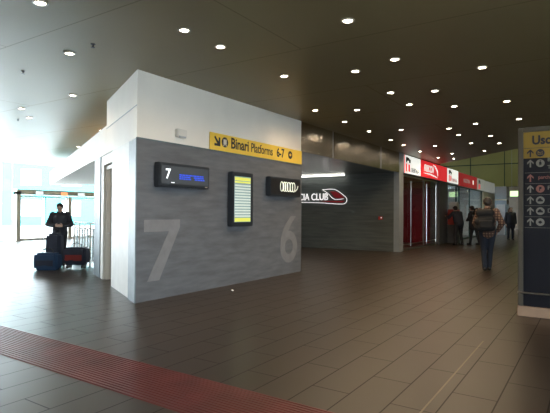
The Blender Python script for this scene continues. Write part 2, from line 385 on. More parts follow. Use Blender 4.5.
# shop glazing (windows) on the face line
def glazing(idx, y0, y1, mull, mat, z1=3.12, rail=True, fm='steel'):
    g = bpy.data.objects.new('window_%d' % idx, None); C.objects.link(g); g.location = (XW-.12, y0, 0); g.rotation_euler = (0, 0, PI/2); struct(g)
    Lg = y1-y0
    MB().box(0, Lg, -.005, .005, .08, z1).out('window_pane', mat, g)
    m = MB()
    for s in mull: m.box(s-y0-.03, s-y0+.03, -.035, .035, 0, z1)
    m.box(0, Lg, -.035, .035, 0, .08); m.box(0, Lg, -.035, .035, z1-.06, z1)
    if rail: m.box(0, Lg, -.03, .03, .22, .25)
    m.out('window_frame', fm, g)
    return g
g1 = glazing(1, 19.1, 24.5, (19.15, 22.3, 24.45), 'shopglass')
hb = MB()
for yy in (20.25, 22.55, 24.1):
    hb.tube([(yy-19.1, -.06, .15), (yy-19.1, -.06, 2.9)], .02)
hb.out('window_handle', 'steel', g1)
g2 = glazing(2, 26.2, 35.9, (26.3, 28.5, 29.2, 32, 35.8), 'glass', fm='greenframe', rail=False)

# facade on the left with daylight
XF = -24.4
fa = bpy.data.objects.new('window_3', None); C.objects.link(fa); fa.location = (XF, -8, 0); fa.rotation_euler = (0, 0, PI/2); struct(fa)
m = MB(); m.box(0, 32.2, -.08, .08, 3.98, 4.3)
m.box(0, 32.2, -.05, .05, 0, .06)
for s in (0, 3.5, 7, 10.5, 14, 17.5, 32.1): m.box(s, s+.07, -.06, .06, 0, 4.0)
m.out('window_frame', 'white', fa)  # frames made white in place of veiling daylight glare
MB().box(0, 20.9, -.01, .01, .06, 3.98).out('window_pane', 'frontglass', fa)
MB().box(20.9, 32.1, -.01, .01, 2.62, 3.98).out('window_pane', 'frontglass', fa)

# the portal of sliding doors
d2 = bpy.data.objects.new('door_2', None); C.objects.link(d2); d2.location = (XF+.1, 13, 0); d2.rotation_euler = (0, 0, PI/2); struct(d2)
m = MB(); m.box(0, .22, -.15, .15, 0, 2.5); m.box(0, 11, -.15, .15, 2.36, 2.62); m.box(2.85, 3.07, -.15, .15, 0, 2.3); m.box(6.4, 6.6, -.12, .12, 0, 2.3); m.box(10.8, 11, -.15, .15, 0, 2.5)
m.out('door_frame', 'white', d2)  # white colour stands in for glare washing over the portal
for a, b in ((.22, 1.5), (1.55, 2.85), (3.07, 4.7), (4.75, 6.4)):
    l = MB(); l.box(a, a+.05, -.03, .03, .02, 2.3); l.box(b-.05, b, -.03, .03, .02, 2.3); l.box(a, b, -.03, .03, .02, .12); l.box(a, b, -.03, .03, 2.22, 2.3)
    lf = l.out('door_leaf', 'white', d2)
    MB().box(a+.05, b-.05, -.006, .006, .12, 2.22).out('door_pane', 'frontglass', lf)
struct(MB().box(XF-60, XF-.1, -60, 60, -.12, -.02).out('floor_outside', 'pave'))

struct(MB().box(8.3, 40, -40, 40, -.12, -.02).out('floor_outside', 'pave'))
def tagbox(y, mat, lab):
    t = thing('lit_sign', lab, 'sign', (XF+.28, y, 2.34), PI/2, 'lit signs over the glass doors')
    MB().box(-.22, .22, -.03, .03, 0, .22, .01).out('sign_case', 'greymetal', t)
    MB().box(-.2, .2, -.036, -.03, .02, .2).out('sign_face', mat, t)
tagbox(14.15, 'white_led', 'small white lit sign over the glass doors, leftmost of three')
tagbox(15.55, 'orange_lit', 'small orange lit sign over the glass doors, middle one of three')
tagbox(16.05+.55, 'white_led', 'small white lit sign over the glass doors, rightmost of three')

# ------------------------------------------------------------------ ceiling lamps
ORD = ['nearest', 'second nearest', 'third nearest', 'fourth nearest', 'fifth nearest', 'sixth nearest', 'seventh nearest', 'eighth nearest', 'ninth nearest', 'tenth nearest']
def lampmesh():
    a = MB().lathe([(.058, .0), (.085, .0), (.088, -.012), (.062, -.016), (.058, -.01)]); a = a.bm
    return a
proto = None
def downlight(x, y, z, label, e=1.0, group='round downlights in the low ceiling'):
    global proto
    t = thing('ceiling_downlight', label, 'ceiling light', (x, y, z), 0, group)
    if proto is None:
        r = link('lamp_ring', lampmesh(), 'lampring', t, True)
        b = MB().lathe([(0, -.018), (.03, -.017), (.05, -.013), (.06, -.006), (.06, 0), (0, 0)]).out('lamp_lens', 'lamp', t, True)
        proto = (r, b)
    else:
        for q in proto:
            c = q.copy(); C.objects.link(c); c.parent = t
    light('lamp_light', 'SPOT', (0, 0, -.03), 64*e, (1, .74, .46), .05, (0, 0, 0), t, spot=math.radians(168))
rows = {
 'line nearest the totem sign': [(-1.54, 8.44), (-1.56, 11.26), (-1.6, 13.54)],
 'second line from the totem': [(-2.57, 5.49), (-2.6, 7.27), (-2.61, 9.57), (-2.62, 11.18), (-2.65, 13.63), (-2.68, 16.03), (-2.7, 17.85)],
 'middle line over the hall': [(-3.38, 7.53), (-3.39, 9.25), (-3.41, 10.48), (-3.44, 14.05), (-3.47, 15.35), (-3.51, 17.37), (-3.52, 19.77)],
 'second line from the metal fascia': [(-4.52, 4.62), (-4.53, 5.37), (-4.56, 7.14), (-4.62, 10.4), (-4.66, 13.58), (-4.74, 17.42), (-4.77, 20.04)],
 'line beside the metal fascia': [(-5.47, 9.93), (-5.5, 11.59), (-5.53, 13.32), (-5.59, 15.27), (-5.61, 16.63), (-5.65, 18.68), (-5.64, 21.22)],
}
for desc, ps in rows.items():
    for i, (x, y) in enumerate(ps):
        downlight(x, y, H, 'round ceiling downlight, %s lamp of the %s' % (ORD[i], desc))
downlight(-5.15, 21.9, H, 'farthest round ceiling downlight, close to the ceiling edge above the shops')
for x, y, l in [(-5.33, 3.11, 'round ceiling downlight at the top edge of the photo, left of the box'),
                (-6.66, 4.36, 'round ceiling downlight left of the box, second from the top of the photo'),
                (-9.03, 6.0, 'round ceiling downlight beside the upper left corner of the white box'),
                (-11.23, 6.13, 'upper lamp of the two close together on the left ceiling'),
                (-12.17, 6.85, 'lower lamp of the two close together on the left ceiling'),
                (-12.22, 9.07, 'round ceiling downlight just above the canopy edge, nearer of the pair'),
                (-13.47, 9.79, 'round ceiling downlight just above the canopy edge, farther of the pair'),
                (-16.11, 10.96, 'farthest round ceiling downlight over the canopy, near the bright facade')]:
    downlight(x, y, H, l, .5)
downlight(-18.6, 13.9, 2.8, 'round downlight under the white canopy, left one of two', .3, 'downlights under the canopy')
downlight(-17.2, 13.9, 2.8, 'round downlight under the white canopy, right one of two', .3, 'downlights under the canopy')
downlight(-10.3, 16.2, 3.15, 'downlight in the metal soffit above the dark lounge wall', 1.2, 'lamps in the recess')
for x, y, l in [(-3.6, 46, 'far lamp beyond the green wall, left one'), (-3.0, 49, 'far lamp beyond the green wall, middle one'), (-2.4, 46, 'far lamp beyond the green wall, right one')]:
    downlight(x, y, 3.6, l, 2.5, 'lamps of the far passage')

# small sprinklers
for x, y, l in [(-6.02, 4.31, 'small sprinkler hanging from the ceiling nearest the white box'), (-8.21, 4.5, 'small sprinkler hanging from the ceiling at left, second from the box'),
                (-12.65, 6.81, 'small sprinkler hanging from the bright ceiling at far left'), (-3.1, 2.95, 'small sprinkler on the dark ceiling near the top edge')]:
    t = thing('ceiling_sprinkler', l, 'sprinkler', (x, y, H), 0, 'ceiling sprinklers')
    MB().lathe([(0, 0), (.035, 0), (.035, -.006), (.012, -.012), (.01, -.045), (0, -.045)], seg=12).out('sprinkler_body', 'black', t, True)
    MB().lathe([(0, -.045), (.028, -.047), (.028, -.052), (0, -.052)], seg=12).out('deflector', 'black', t, True)

# strip light in the recess
t = thing('strip_light', 'glowing white strip light along the top of the dark lounge wall', 'light', (-11.6, 18.45, 3.15))
MB().box(0, 2.9, -.04, .04, -.02, 0).out('strip_housing', 'greymetal', t)
MB().tube([(.05, 0, -.036), (2.85, 0, -.036)], .016, 10).out('strip_tube', 'tube', t, True)
light('strip_glow', 'AREA', (1.45, 0, -.1), 4, (1, .95, .85), 2.8, (0, 0, 0), t, .06)

# ------------------------------------------------------------------ box wall: numerals, sign, displays
def on_wall(name, label, cat, y, z, proud=.02, group=None): return thing(name, label, cat, (XW+proud, y, z), PI/2, group)
o = on_wall('wall_numeral', 'large pale grey numeral 7 on the grey box wall', 'numeral', 5.64, .33, .021, 'track numerals on the box wall')
MB().slabY([(0, 1.07), (.86, 1.07), (.86, .93), (.36, 0), (.08, 0), (.58, .86), (0, .86)], -.004, 0).out('numeral_face', 'numeral', o)
o = on_wall('wall_numeral', 'large pale grey numeral 6 on the grey box wall', 'numeral', 9.92, .33, .021, 'track numerals on the box wall')
bm = bmesh.new()
def ring(cx, cz, r0, r1, a0, a1, n=26, sz=1.0):
    q = []
    for k in range(n+1):
        a = a0+(a1-a0)*k/n
        q.append([(cx+r*math.cos(a), cz+r*math.sin(a)*sz) for r in (r0, r1)])
    return q
b6 = MB()
q = ring(.42, .35, .19, .40, 0, 2*PI, 32)
for i in range(len(q)-1): b6.slabY([q[i][0], q[i][1], q[i+1][1], q[i+1][0]], -.004, 0)
lo = [(.02, .38), (.04, .57), (.14, .78), (.29, .95), (.50, 1.12)]; li = [(.21, .34), (.25, .54), (.35, .72), (.50, .90), (.75, 1.12)]
for i in range(4): b6.slabY([lo[i], li[i], li[i+1], lo[i+1]], -.0055, -.001)
b6.out('numeral_face', 'numeral', o)

o = on_wall('direction_sign', 'yellow sign band reading Binari Platforms 6-7 on the box', 'sign', 7.3, 2.80, .025)
MB().box(0, 3.63, -.012, .0, 0, .35, .003).out('sign_plate', 'yellow', o)
text('sign_lettering', 'Binari', .32, .665, -.013, .095, 'ink', o, bold=.007, sx=.86)
text('sign_lettering', 'Platforms', .29, 1.38, -.013, .095, 'ink', o, bold=.002, sx=.79)
text('sign_lettering', '6-7', .30, 2.43, -.013, .095, 'ink', o, bold=.006, sx=.84)
ar = MB(); ar.slabY([(.13, .26), (.16, .29), (.27, .18), (.27, .27), (.32, .27), (.32, .09), (.14, .09), (.14, .14), (.23, .14)], -.016, -.012); ar.out('arrow', 'ink', o)
ic = MB().disc(.47, .19, .105, -.015, -.012).out('pictogram', 'ink', o)
tr = MB(); tr.box(.42, .52, -.018, -.0152, .15, .25, .001); tr.slabY([(.41, .11), (.44, .11), (.455, .145), (.485, .145), (.50, .11), (.53, .11), (.505, .15), (.435, .15)], -.018, -.0152); tr.out('train_symbol', 'cream', ic)
ic = MB().disc(3.05, .19, .10, -.015, -.012).out('pictogram', 'ink', o)
MB().slabY([(3.0, .20), (3.06, .235), (3.06, .21), (3.10, .21), (3.10, .19), (3.04, .15), (3.04, .175), (3.0, .175)], -.018, -.0152).out('train_symbol', 'yellow', ic)

o = on_wall('wall_sensor', 'small white box fixed above the grey cladding, left of the yellow sign', 'sensor', 6.36, 2.92, 0)
MB().box(0, .25, -.09, 0, 0, .15, .012).out('sensor_case', 'cream', o); MB().box(.03, .2, -.1, -.088, -.012, .02).out('sensor_foot', 'greymetal', o)

def display(y, z, Lw, Hh, D, lab, cat='display screen'):
    t = on_wall('wall_display', lab, cat, y, z, .02)
    MB().box(0, Lw, -D, -.02, 0, Hh, .012).out('display_case', 'casing', t)
    MB().box(.15, Lw-.15, -.03, 0, .08, Hh-.08).out('wall_bracket', 'greymetal', t)
    return t
D = .15
t = display(5.84, 1.98, 1.31, .43, D, 'wide black platform display with a 7 and blue text')
MB().box(.05, 1.26, -D-.006, -D+.002, .06, .38, .002).out('screen', 'screen', t)
text('screen_numeral', '7', .25, .14, -D-.008, .15, 'white_led', t, .001, .004)
MB().box(.28, .36, -D-.009, -D-.006, .075, .09).out('status_mark', 'white_led', t)
bl = MB()
for r in range(3):
    x = .48
    while x < 1.13:
        wd = random.uniform(.03, .09)
        if not (.74 < x < .79): bl.box(x, min(x+wd, 1.15), -D-.009, -D-.006, .15+r*.035, .175+r*.035)
        x += wd+.008
bl.out('led_lines', 'blue_led', t)
MB().box(1.17, 1.23, -D-.009, -D-.006, .03, .045).out('maker_badge', 'lampring', t)

t = display(7.87, 1.24, .73, 1.15, .15, 'tall black departures screen with yellow and white rows')
MB().box(.06, .63, -D-.005, -D+.002, .09, 1.06, .002).out('screen', 'lcd_grey', t)
for a_, b_ in ((.97, 1.04), (.10, .18), (.92, .955)): MB().box(.07, .62, -D-.008, -D-.005, a_, b_).out('screen_banner', 'lcd_yellow', t)
rw = MB()
for k in range(12): rw.box(.07, .62, -D-.008, -D-.005, .20+k*.059, .20+k*.059+.034)
rw.out('screen_rows', 'lcd_white', t)

t = display(9.27, 1.93, 1.38, .45, D, 'black display with a blurred glowing reading, rightmost on the box')
gl = MB()
def loop(cx, cz, rx, rz, n=20): gl.tube([(cx+rx*math.cos(2*PI*k/n), -D-.008, cz+rz*math.sin(2*PI*k/n)) for k in range(n)], .008, 5, True)
for cx in (.48, .60, .69, .80, .92, 1.03): loop(cx, .235, .06, .115)
for cx in (.56, .72, .86, .97): gl.box(cx, cx+.014, -D-.012, -D-.004, .13, .34)
gl.tube([(1.1, -D-.008, .14), (1.2, -D-.008, .2), (1.24, -D-.008, .28)], .008, 5)
gl.out('glowing_figures', 'cream_led', t)
MB().box(.04, 1.34, -D-.003, -D+.002, .05, .40).out('screen', 'black', t)

# ------------------------------------------------------------------ club wall
t = thing('lounge_sign', 'white lit FRECCIACLUB lettering with a red and white arrow outline', 'sign', (-9.58, 18.60, 2.0))
text('sign_lettering', 'FRECCIA CLUB', .42, 0, -.03, .08, 'neon', t, .012, .0, 'RIGHT', sx=.80)
def px2(pts): return [(-10.96+(x-300.8)*.0489+9.58, 0, (212.3-y)*.0469+.0+1.5-2.0) for x, y in pts]
k = (-10.96, 300.8)
def cv(x, y):   # sign-plane coordinates of the logo drawing
    return ((x-300.8)*.0480-10.93+9.58, -.02, 1.55+(214.0-y)*.0367-2.0)
def cr(pts, n=8):
    P = [Vector(p) for p in pts]; P = [P[0]]+P+[P[-1]]; out = []
    for i in range(1, len(P)-2):
        for j in range(n):
            s = j/n; a, b, c, d_ = P[i-1], P[i], P[i+1], P[i+2]
            out.append(.5*((2*b)+(c-a)*s+(2*a-5*b+4*c-d_)*s*s+(3*b-3*c+d_-a)*s**3))
    return out+[P[-2]]
up_l = cr([cv(*p) for p in [(323, 187.5), (330, 186.8), (336, 187.6), (342, 192), (347, 197.8), (346.5, 202.5), (343, 204.3), (330, 203.6), (318, 202.6), (270, 201)]])
MB().tube(up_l, .012, 6).out('neon_outline', 'neon', t, True)
MB().tube(cr([cv(*p) for p in [(344, 198.2), (337, 199), (333, 197), (329, 192), (324, 188)]]), .010, 6).out('neon_outline', 'neon', t, True)
rp = MB()
pts = [cv(*p) for p in [(331, 189.3), (336, 189.5), (341, 192.8), (345, 197), (338, 197.5), (335, 196)]]
rp.slabY([(p[0], p[2]) for p in pts][::-1], -.02, -.005)
pts = [cv(*p) for p in [(320, 200.4), (345.5, 200.6), (343, 202.6), (332, 202.4)]]
rp.slabY([(p[0], p[2]) for p in pts][::-1], -.02, -.005); rp.out('red_fill', 'redpanel', t)
t = thing('entry_reader', 'tiny lit entry panel low on the dark lounge wall', 'entry panel', (-7.22, 18.62, 1.27))
MB().box(-.09, .09, -.03, 0, 0, .13, .006).out('panel_case', 'redmachine', t); MB().box(.02, .06, -.034, -.03, .06, .10).out('panel_light', 'white_led', t)

# ------------------------------------------------------------------ shop signs
def shopsign(y0, y1, mat, lab, z0=3.16, z1=3.93):
    t = thing('shop_sign', lab, 'shop sign', (XW+.02, y0, z0), PI/2, 'shop signs along the storefronts')
    MB().box(0, y1-y0-.03, .0, .16, 0, z1-z0, .006).out('sign_box', 'greymetal', t)
    MB().box(.02, y1-y0-.05, -.01, .0, .02, z1-z0-.02).out('sign_face', mat, t)
    return t
def railmark(t, x, s=1):
    l = MB(); l.slabY([(x, .55), (x+.03*s, .68), (x+.42*s, .68), (x+.42*s, .62), (x+.62*s, .62), (x+.62*s, .46), (x+.40*s, .46), (x+.40*s, .54), (x+.2*s, .54), (x+.2*s, .46), (x, .46)], -.016, -.01); l.out('logo_top', 'ink', t)
    l = MB(); l.slabY([(x, .42), (x+.18*s, .42), (x+.18*s, .08), (x, .08)], -.016, -.01); l.slabY([(x+.32*s, .40), (x+.55*s, .40), (x+.55*s, .10), (x+.32*s, .10)], -.016, -.01); l.out('logo_stem', 'sign_red', t)
t = shopsign(19.1, 21.35, 'sign_white', 'white lit rail shop sign with a logo, next to the metal fascia')
railmark(t, .2); text('sign_lettering', 'TRENITALIA', .26, .86, -.012, .10, 'ink', t, .002, .002, sx=.78)
MB().box(.02, .12, -.014, -.01, .02, .75).out('red_edge', 'sign_red', t)
t = shopsign(21.35, 25.95, 'sign_red', 'long bright red lit shop sign with white lettering and swoosh')
text('sign_lettering', 'FRECCIA', .42, .45, -.012, .30, 'sign_white', t, .002, .012, shear=.3, sx=.95)
sw = MB(); sw.tube([(1.9, -.014, .68), (2.25, -.014, .62), (2.6, -.014, .45), (2.75, -.014, .18)], [.01, .035, .04, .01], 6)
sw.tube([(.4, -.014, .2), (1.4, -.014, .2), (2.3, -.014, .14), (2.7, -.014, .1)], [.01, .03, .03, .01], 6); sw.out('swoosh', 'sign_white', t)
t = shopsign(25.95, 28.4, 'sign_white', 'white lit shop sign with a rail logo, between two red signs')
railmark(t, .3); text('sign_lettering', 'TRENITALIA', .26, .95, -.012, .10, 'sign_maroon', t, .002, .002, sx=.82)
t = shopsign(28.4, 33.6, 'sign_maroon', 'long dull red shop sign with small pale lettering', 3.10, 3.90)
text('sign_lettering', 'BIGLIETTERIA', .30, 1.3, -.012, .28, 'sign_grey', t, .002, .002, sx=.95)
MB().disc(3.95, .40, .15, -.014, -.01).out('round_emblem', 'sign_white', t)
t = shopsign(33.6, 36.1, 'sign_grey', 'small pale grey shop sign after the dull red one', 3.08, 3.88)
railmark(t, .5, .9)
t = shopsign(36.1, 42, 'sign_grey', 'long faded beige sign panel at the far end of the shop row', 3.06, 3.86)
MB().box(5.6, 5.7, -.05, -.01, .55, .65).out('sign_lamp', 'white_led', t)

# shop interior bits
t = thing('illuminated_sign', 'small bright yellowish lit sign inside the maroon shop', 'sign', (-10.48, 24.0, 2.55), PI/2)
MB().box(-.3, .3, -.06, 0, 0, .55, .01).out('sign_case', 'black', t); MB().box(-.26, .26, -.066, -.06, .04, .51).out('sign_face', 'cream_led', t)
t = thing('shop_counter', 'dark counter inside the maroon shop behind the glass', 'counter', (-8.8, 20.2, 0), PI/2)
MB().box(0, 2.6, -.4, .4, 0, 1.05, .01).out('counter_body', 'greywall', t); MB().box(-.03, 2.63, -.44, .44, 1.05, 1.1, .005).out('counter_top', 'steel', t)
t = thing('monitor', 'bluish glowing monitor on the counter inside the maroon shop', 'monitor', (-8.8, 20.6, 1.1), PI/2)
MB().box(-.1, .1, -.08, .08, 0, .02).box(-.02, .02, -.02, .02, 0, .15).out('monitor_stand', 'black', t)
MB().box(-.35, .35, -.03, .03, .15, .58, .01).out('monitor_case', 'black', t)
MT['bluish'] = M('bluish_screen', (.4, .4, .7), .3, emit=(.45, .42, .85), es=1.0)
MB().box(-.32, .32, -.035, -.03, .18, .55).out('screen', 'bluish', t)
light('shop_lamp', 'AREA', (-8.4, 22, 3.1), 14, (1, .7, .6), 1.5)
light('office_lamp', 'AREA', (-8.5, 29, 3.1), 230, (.85, .95, 1), 2.5, (0, 0, 0), None, 5)
t = thing('office_counter', 'long white service counter behind the office glass', 'counter', (-8.3, 27, 0), PI/2)
MB().box(0, 7, -.3, .3, 0, 1.0, .01).out('counter_body', 'shopwhite', t); MB().box(-.02, 7.02, -.36, .34, 1.0, 1.05, .005).out('counter_top', 'greymetal', t)
t = thing('ticket_machine', 'red ticket machine with a pale head against the dark pillar', 'ticket machine', (XW+.3, 26.3, 0), PI/2)
MB().box(-.32, .32, -.22, .26, 0, .95, .02).out('machine_base', 'greywall', t)
MB().box(-.32, .32, -.22, .26, .95, 1.75, .02).out('machine_body', 'redmachine', t)
MB().box(-.22, .22, -.235, -.22, 1.25, 1.6).out('screen', 'lcd_white', t)
MB().slabY([(-.3, 1.76), (.3, 1.76), (.3, 2.02), (.12, 2.14), (-.12, 2.14), (-.3, 2.02)], -.18, .2).out('machine_head', 'cream', t)

# far end
t = thing('lift_shaft', 'silvery blue lift tower at the far end of the shop row', 'lift', (-5.66, 38.6, 0))
MB().box(-.40, .38, -.6, .6, 0, 3.5, .01).out('shaft_panel', 'lift', t)
MB().box(-.28, .28, -.64, -.6, .02, 2.2).out('lift_door', 'steel', t); MB().box(-.40, .38, -.65, -.6, 2.5, 2.58).out('shaft_band', 'white', t)
t = thing('wall_kiosk', 'brown kiosk beyond the standing person at the far end', 'kiosk', (-4.5, 44.2, 0))
MB().box(-.55, .75, -.5, .5, 0, 2.7, .02).out('kiosk_body', 'wood', t); MB().box(-.62, .82, -.56, .56, 2.7, 2.85, .01).out('kiosk_roof', 'cream', t)
MB().box(-.35, .55, -.53, -.5, 1.0, 2.3).out('kiosk_window', 'shopwhite', t)
t = thing('exit_sign', 'bright greenish lit sign hanging at the far end by the totem', 'sign', (-4.55, 36.5, 2.7))
MB().box(-.32, .32, -.05, .05, 0, .42, .01).out('sign_case', 'greymetal', t)
MB().box(-.29, .29, -.056, -.05, .03, .39).out('sign_face', 'exitgreen', t)
MB().tube([(-.2, 0, .42), (-.2, 0, 5.7)], .012, 6).tube([(.2, 0, .42), (.2, 0, 5.7)], .012, 6).out('hanging_rod', 'greymetal', t)

# ------------------------------------------------------------------ totem
t = thing('wayfinding_totem', 'tall navy and yellow wayfinding totem headed Uscita on a beige plinth', 'sign', (-.98, 8.2, 0))
TW = 1.32
MB().box(-.01, TW, -.03, .2, 0, .15, .01).out('plinth', 'stone', t)
rl = MB(); rl.tube([(0, -.05, .36), (TW, -.05, .36)], .013, 8); rl.tube([(.04, -.05, .36), (.04, .02, .36)], .01, 6); rl.tube([(TW-.04, -.05, .36), (TW-.04, .02, .36)], .01, 6)
rl.out('kick_rail', 'steel', t, True)
MB().box(0, .07, 0, .18, .15, 2.86, .008).box(TW-.07, TW, 0, .18, .15, 2.86, .008).box(.07, TW-.07, 0, .18, 2.79, 2.86, .004).out('frame', 'totem', t)
MB().box(.07, TW-.07, .03, .15, .15, 2.39, 0).out('lower_panel', 'navy', t)
MB().box(.07, TW-.07, .03, .15, 2.39, 2.79, 0).out('upper_panel', 'amber', t)
text('heading', 'Uscita', .185, .185, .028, 2.60, 'ink', t, .003, .006, sx=.88)
MB().box(.08, TW-.08, .022, .03, 2.54, 2.546).out('divider', 'ink', t)
def up_arrow(m, x, z, s): m.slabY([(x-.010*s, z-.06*s), (x+.010*s, z-.06*s), (x+.010*s, z+.025*s), (x+.045*s, z-.012*s), (x+.045*s, z+.018*s), (x, z+.062*s), (x-.045*s, z+.018*s), (x-.045*s, z-.012*s), (x-.010*s, z+.025*s)], .022, .03)
for i, z in enumerate([2.465, 2.31, 2.09, 1.925, 1.755, 1.59, 1.425]):
    mt = 'ink' if i == 0 else ('pink_ink' if i == 2 else 'pale_ink')
    m = MB(); up_arrow(m, .165, z, .95); m.out('arrow', mt, t)
    if i != 2:
        cx = .297
        d_ = MB().disc(cx, z, .057, .022, .03).out('pictogram', 'ink' if i == 0 else ('pink_ink' if i == 3 else 'pale_ink'), t)
        q = MB(); im = 'amber' if i == 0 else 'navy'
        if i == 0: q.tube([(cx-.03, .020, z+.022), (cx-.03, .020, z-.022), (cx+.03, .020, z-.022), (cx+.03, .020, z+.022), (cx, .020, z-.004), (cx-.03, .020, z+.022)], .005, 5)
        elif i == 1: q.ball((cx, .019, z+.034), (.01, .004, .01), 8); q.slabY([(cx-.014, z+.02), (cx+.014, z+.02), (cx+.018, z-.01), (cx+.009, z-.04), (cx, z-.018), (cx-.012, z-.04), (cx-.014, z-.01)], .018, .022)
        elif i in (4, 5): q.slabY([(cx-.035, z-.02), (cx+.035, z-.02), (cx+.035, z+.004), (cx+.018, z+.01), (cx+.01, z+.028), (cx-.018, z+.028), (cx-.026, z+.01), (cx-.035, z+.004)], .018, .022)
        elif i == 6: q.slabY([(cx-.03, z), (cx, z+.026), (cx+.03, z), (cx, z-.026)], .018, .022)
        else: q.slabY([(cx-.014, z-.032), (cx-.003, z-.032), (cx-.003, z-.006), (cx+.018, z), (cx+.018, z+.028), (cx-.014, z+.028)], .018, .022)
        q.out('symbol', im, d_)
for z in (2.17, 2.005, 1.838, 1.672, 1.505, 1.34): MB().box(.09, TW-.08, .024, .03, z-.002, z+.002).out('divider', 'pale_ink', t)
text('lettering', 'Bus', .075, .39, .028, 2.335, 'pale_ink', t, .002, .001)
text('lettering', 'Taxi', .075, .39, .028, 2.225, 'pale_ink', t, .002, .001)
text('lettering', 'parcheggi', .075, .27, .028, 2.075, 'pink_ink', t, .002, .001, sx=.9)
text('lettering', 'P', .085, .39, .028, 1.91, 'pale_ink', t, .002, .001)
text('lettering', 'D', .085, .39, .028, 1.57, 'pale_ink', t, .002, .001)

# ------------------------------------------------------------------ floor details
m = MB(); y = 2.71; x0, x1 = -24, 7.5
n = 17; st = .68/n
prof = [(2.71, 0)]
for k in range(n):
    a = 2.71+k*st; prof += [(a+st*.12, .0015), (a+st*.3, .007), (a+st*.62, .007), (a+st*.8, .0015)]
prof += [(3.39, 0)]
va = [m.bm.verts.new((x0, q[0], q[1])) for q in prof]; vb = [m.bm.verts.new((x1, q[0], q[1])) for q in prof]
for i in range(len(prof)-1): m.bm.faces.new((va[i], va[i+1], vb[i+1], vb[i]))
tag(m.out('tactile_strip', 'red_tactile'), 'dark red ribbed tactile strip running across the brown floor', 'floor strip')
m = MB(); r = m.ball((0, 0, .012), (.035, .022, .012), 10)
for v in m.bm.verts: v.co += Vector((random.uniform(-.006, .006), random.uniform(-.006, .006), random.uniform(-.002, .004)))
o = tag(m.out('paper_scrap', 'paper'), 'tiny pale paper scrap on the floor before the box wall', 'litter'); o.location = (-5.91, 7.42, 0)

# ------------------------------------------------------------------ luggage and railing by the left person
def suitcase_bag(name, label, loc, rz, L_, Wd, Hh, mat, mat2=None, wheels=False):
    t = thing(name, label, 'bag', loc, rz)
    z0 = .10 if wheels else 0
    m = MB(); m.box(-L_/2, L_/2, -Wd/2, Wd/2, z0, z0+Hh, .06)
    bmesh.ops.subdivide_edges(m.bm, edges=m.bm.edges[:], cuts=2, use_grid_fill=True)
    for v in m.bm.verts:
        q = (v.co.z-z0)/Hh
        b_ = 1+.10*math.sin(PI*min(1, max(0, q)))+.03*math.sin(v.co.x*17)*math.cos(v.co.z*13)
        v.co.y *= b_; v.co.x *= 1+.05*math.sin(PI*min(1, max(0, q)))-.08*max(0, q-.7)
        if q > .9: v.co.z -= .02*abs(math.sin(v.co.x*9))
    m.out('bag_body', mat, t, True)
    h = MB(); h.tube([(-.14, 0, z0+Hh-.03), (-.12, 0, z0+Hh+.07), (0, 0, z0+Hh+.11), (.12, 0, z0+Hh+.07), (.14, 0, z0+Hh-.03)], .014, 6); h.out('bag_handle', 'black', t, True)
    z_ = MB(); z_.box(-L_*.40, L_*.40, -Wd/2*1.12-.012, -Wd/2+.02, z0+Hh*.25, z0+Hh*.62, .02); z_.out('front_pocket', mat2 or mat, t)
    if wheels:
        for sx in (-1, 1):
            f = MB(); f.box(sx*L_*.33-.025, sx*L_*.33+.025, -.05, .05, .05, z0+.02); ff = f.out('wheel_bracket', 'black', t)
            wb = MB()
            for k in (-1, 1):
                wb.tube([(sx*L_*.33-.02+.0, k*.09, .055), (sx*L_*.33+.02, k*.09, .055)], .052, 14)
            wb.out('wheel', 'black', ff, True)
        e = MB(); e.tube([(-.16, Wd/2-.02, z0+.2), (-.16, Wd/2-.02, z0+Hh+.3), (.16, Wd/2-.02, z0+Hh+.3), (.16, Wd/2-.02, z0+.2)], .01, 6); e.out('pull_handle', 'steel', t, True)
    return t
suitcase_bag('holdall_bag', 'blue holdall on the floor at left of the waiting person', (-11.90, 7.24, 0), .57, .60, .34, .46, 'bag_blue', 'bag_dark')
suitcase_bag('backpack', 'tall dark backpack standing on the floor between the blue holdall and the waiting person', (-12.2, 7.62, 0), .5, .40, .28, .95, 'bag_dark')
suitcase_bag('wheeled_bag', 'red and black wheeled bag right of the waiting person', (-11.60, 7.87, 0), .57, .60, .36, .48, 'bag_dark', 'bag_red', True)
t = thing('railing', 'white metal railing with dark slatted uprights beside the blue column', 'railing', (-13.15, 8.85, 0), math.radians(-15))
m = MB()
m.tube([(0, 0, 1.2), (2.1, 0, 1.2)], .03, 8)
for x in (0, .42, .84, 1.26, 1.68, 2.1): m.tube([(x, 0, 0), (x, 0, 1.2)], .028, 8)
m.tube([(0, 0, .12), (2.1, 0, .12)], .02, 8); m.tube([(0, 0, 1.04), (2.1, 0, 1.04)], .02, 8)
m.out('rail_frame', 'white', t, True)
for x in (.21, .63, 1.05, 1.47, 1.89):
    q = MB(); q.box(x-.012, x+.012, -.02, .02, .12, 1.04)
    for k in range(16): q.box(x-.08-.02*(k % 2), x+.08+.02*((k+1) % 2), -.012, .012, .16+k*.056, .16+k*.056+.036)
    q.out('slatted_upright', 'greenframe', t)

# exterior beyond the glass
t = thing('teal_building', 'pale teal building in bright daylight beyond the glass doors', 'building', (-48, 26, -.02), math.radians(62))
m = MB(); m.box(-1.5, 11, 0, 10, 0, 7); m.out('building_wall', 'tealwall', t)
for i in range(3):
    for j in range(2):
        MB().box(.2+i*3.8, 2.0+i*3.8, -.06, 0, 1+j*3.1, 2.6+j*3.1).out('building_window', 'shopwhite', t)
MB().box(-1.8, 11.3, -.3, 10.3, 7, 7.4).out('building_roof', 'pave', t)

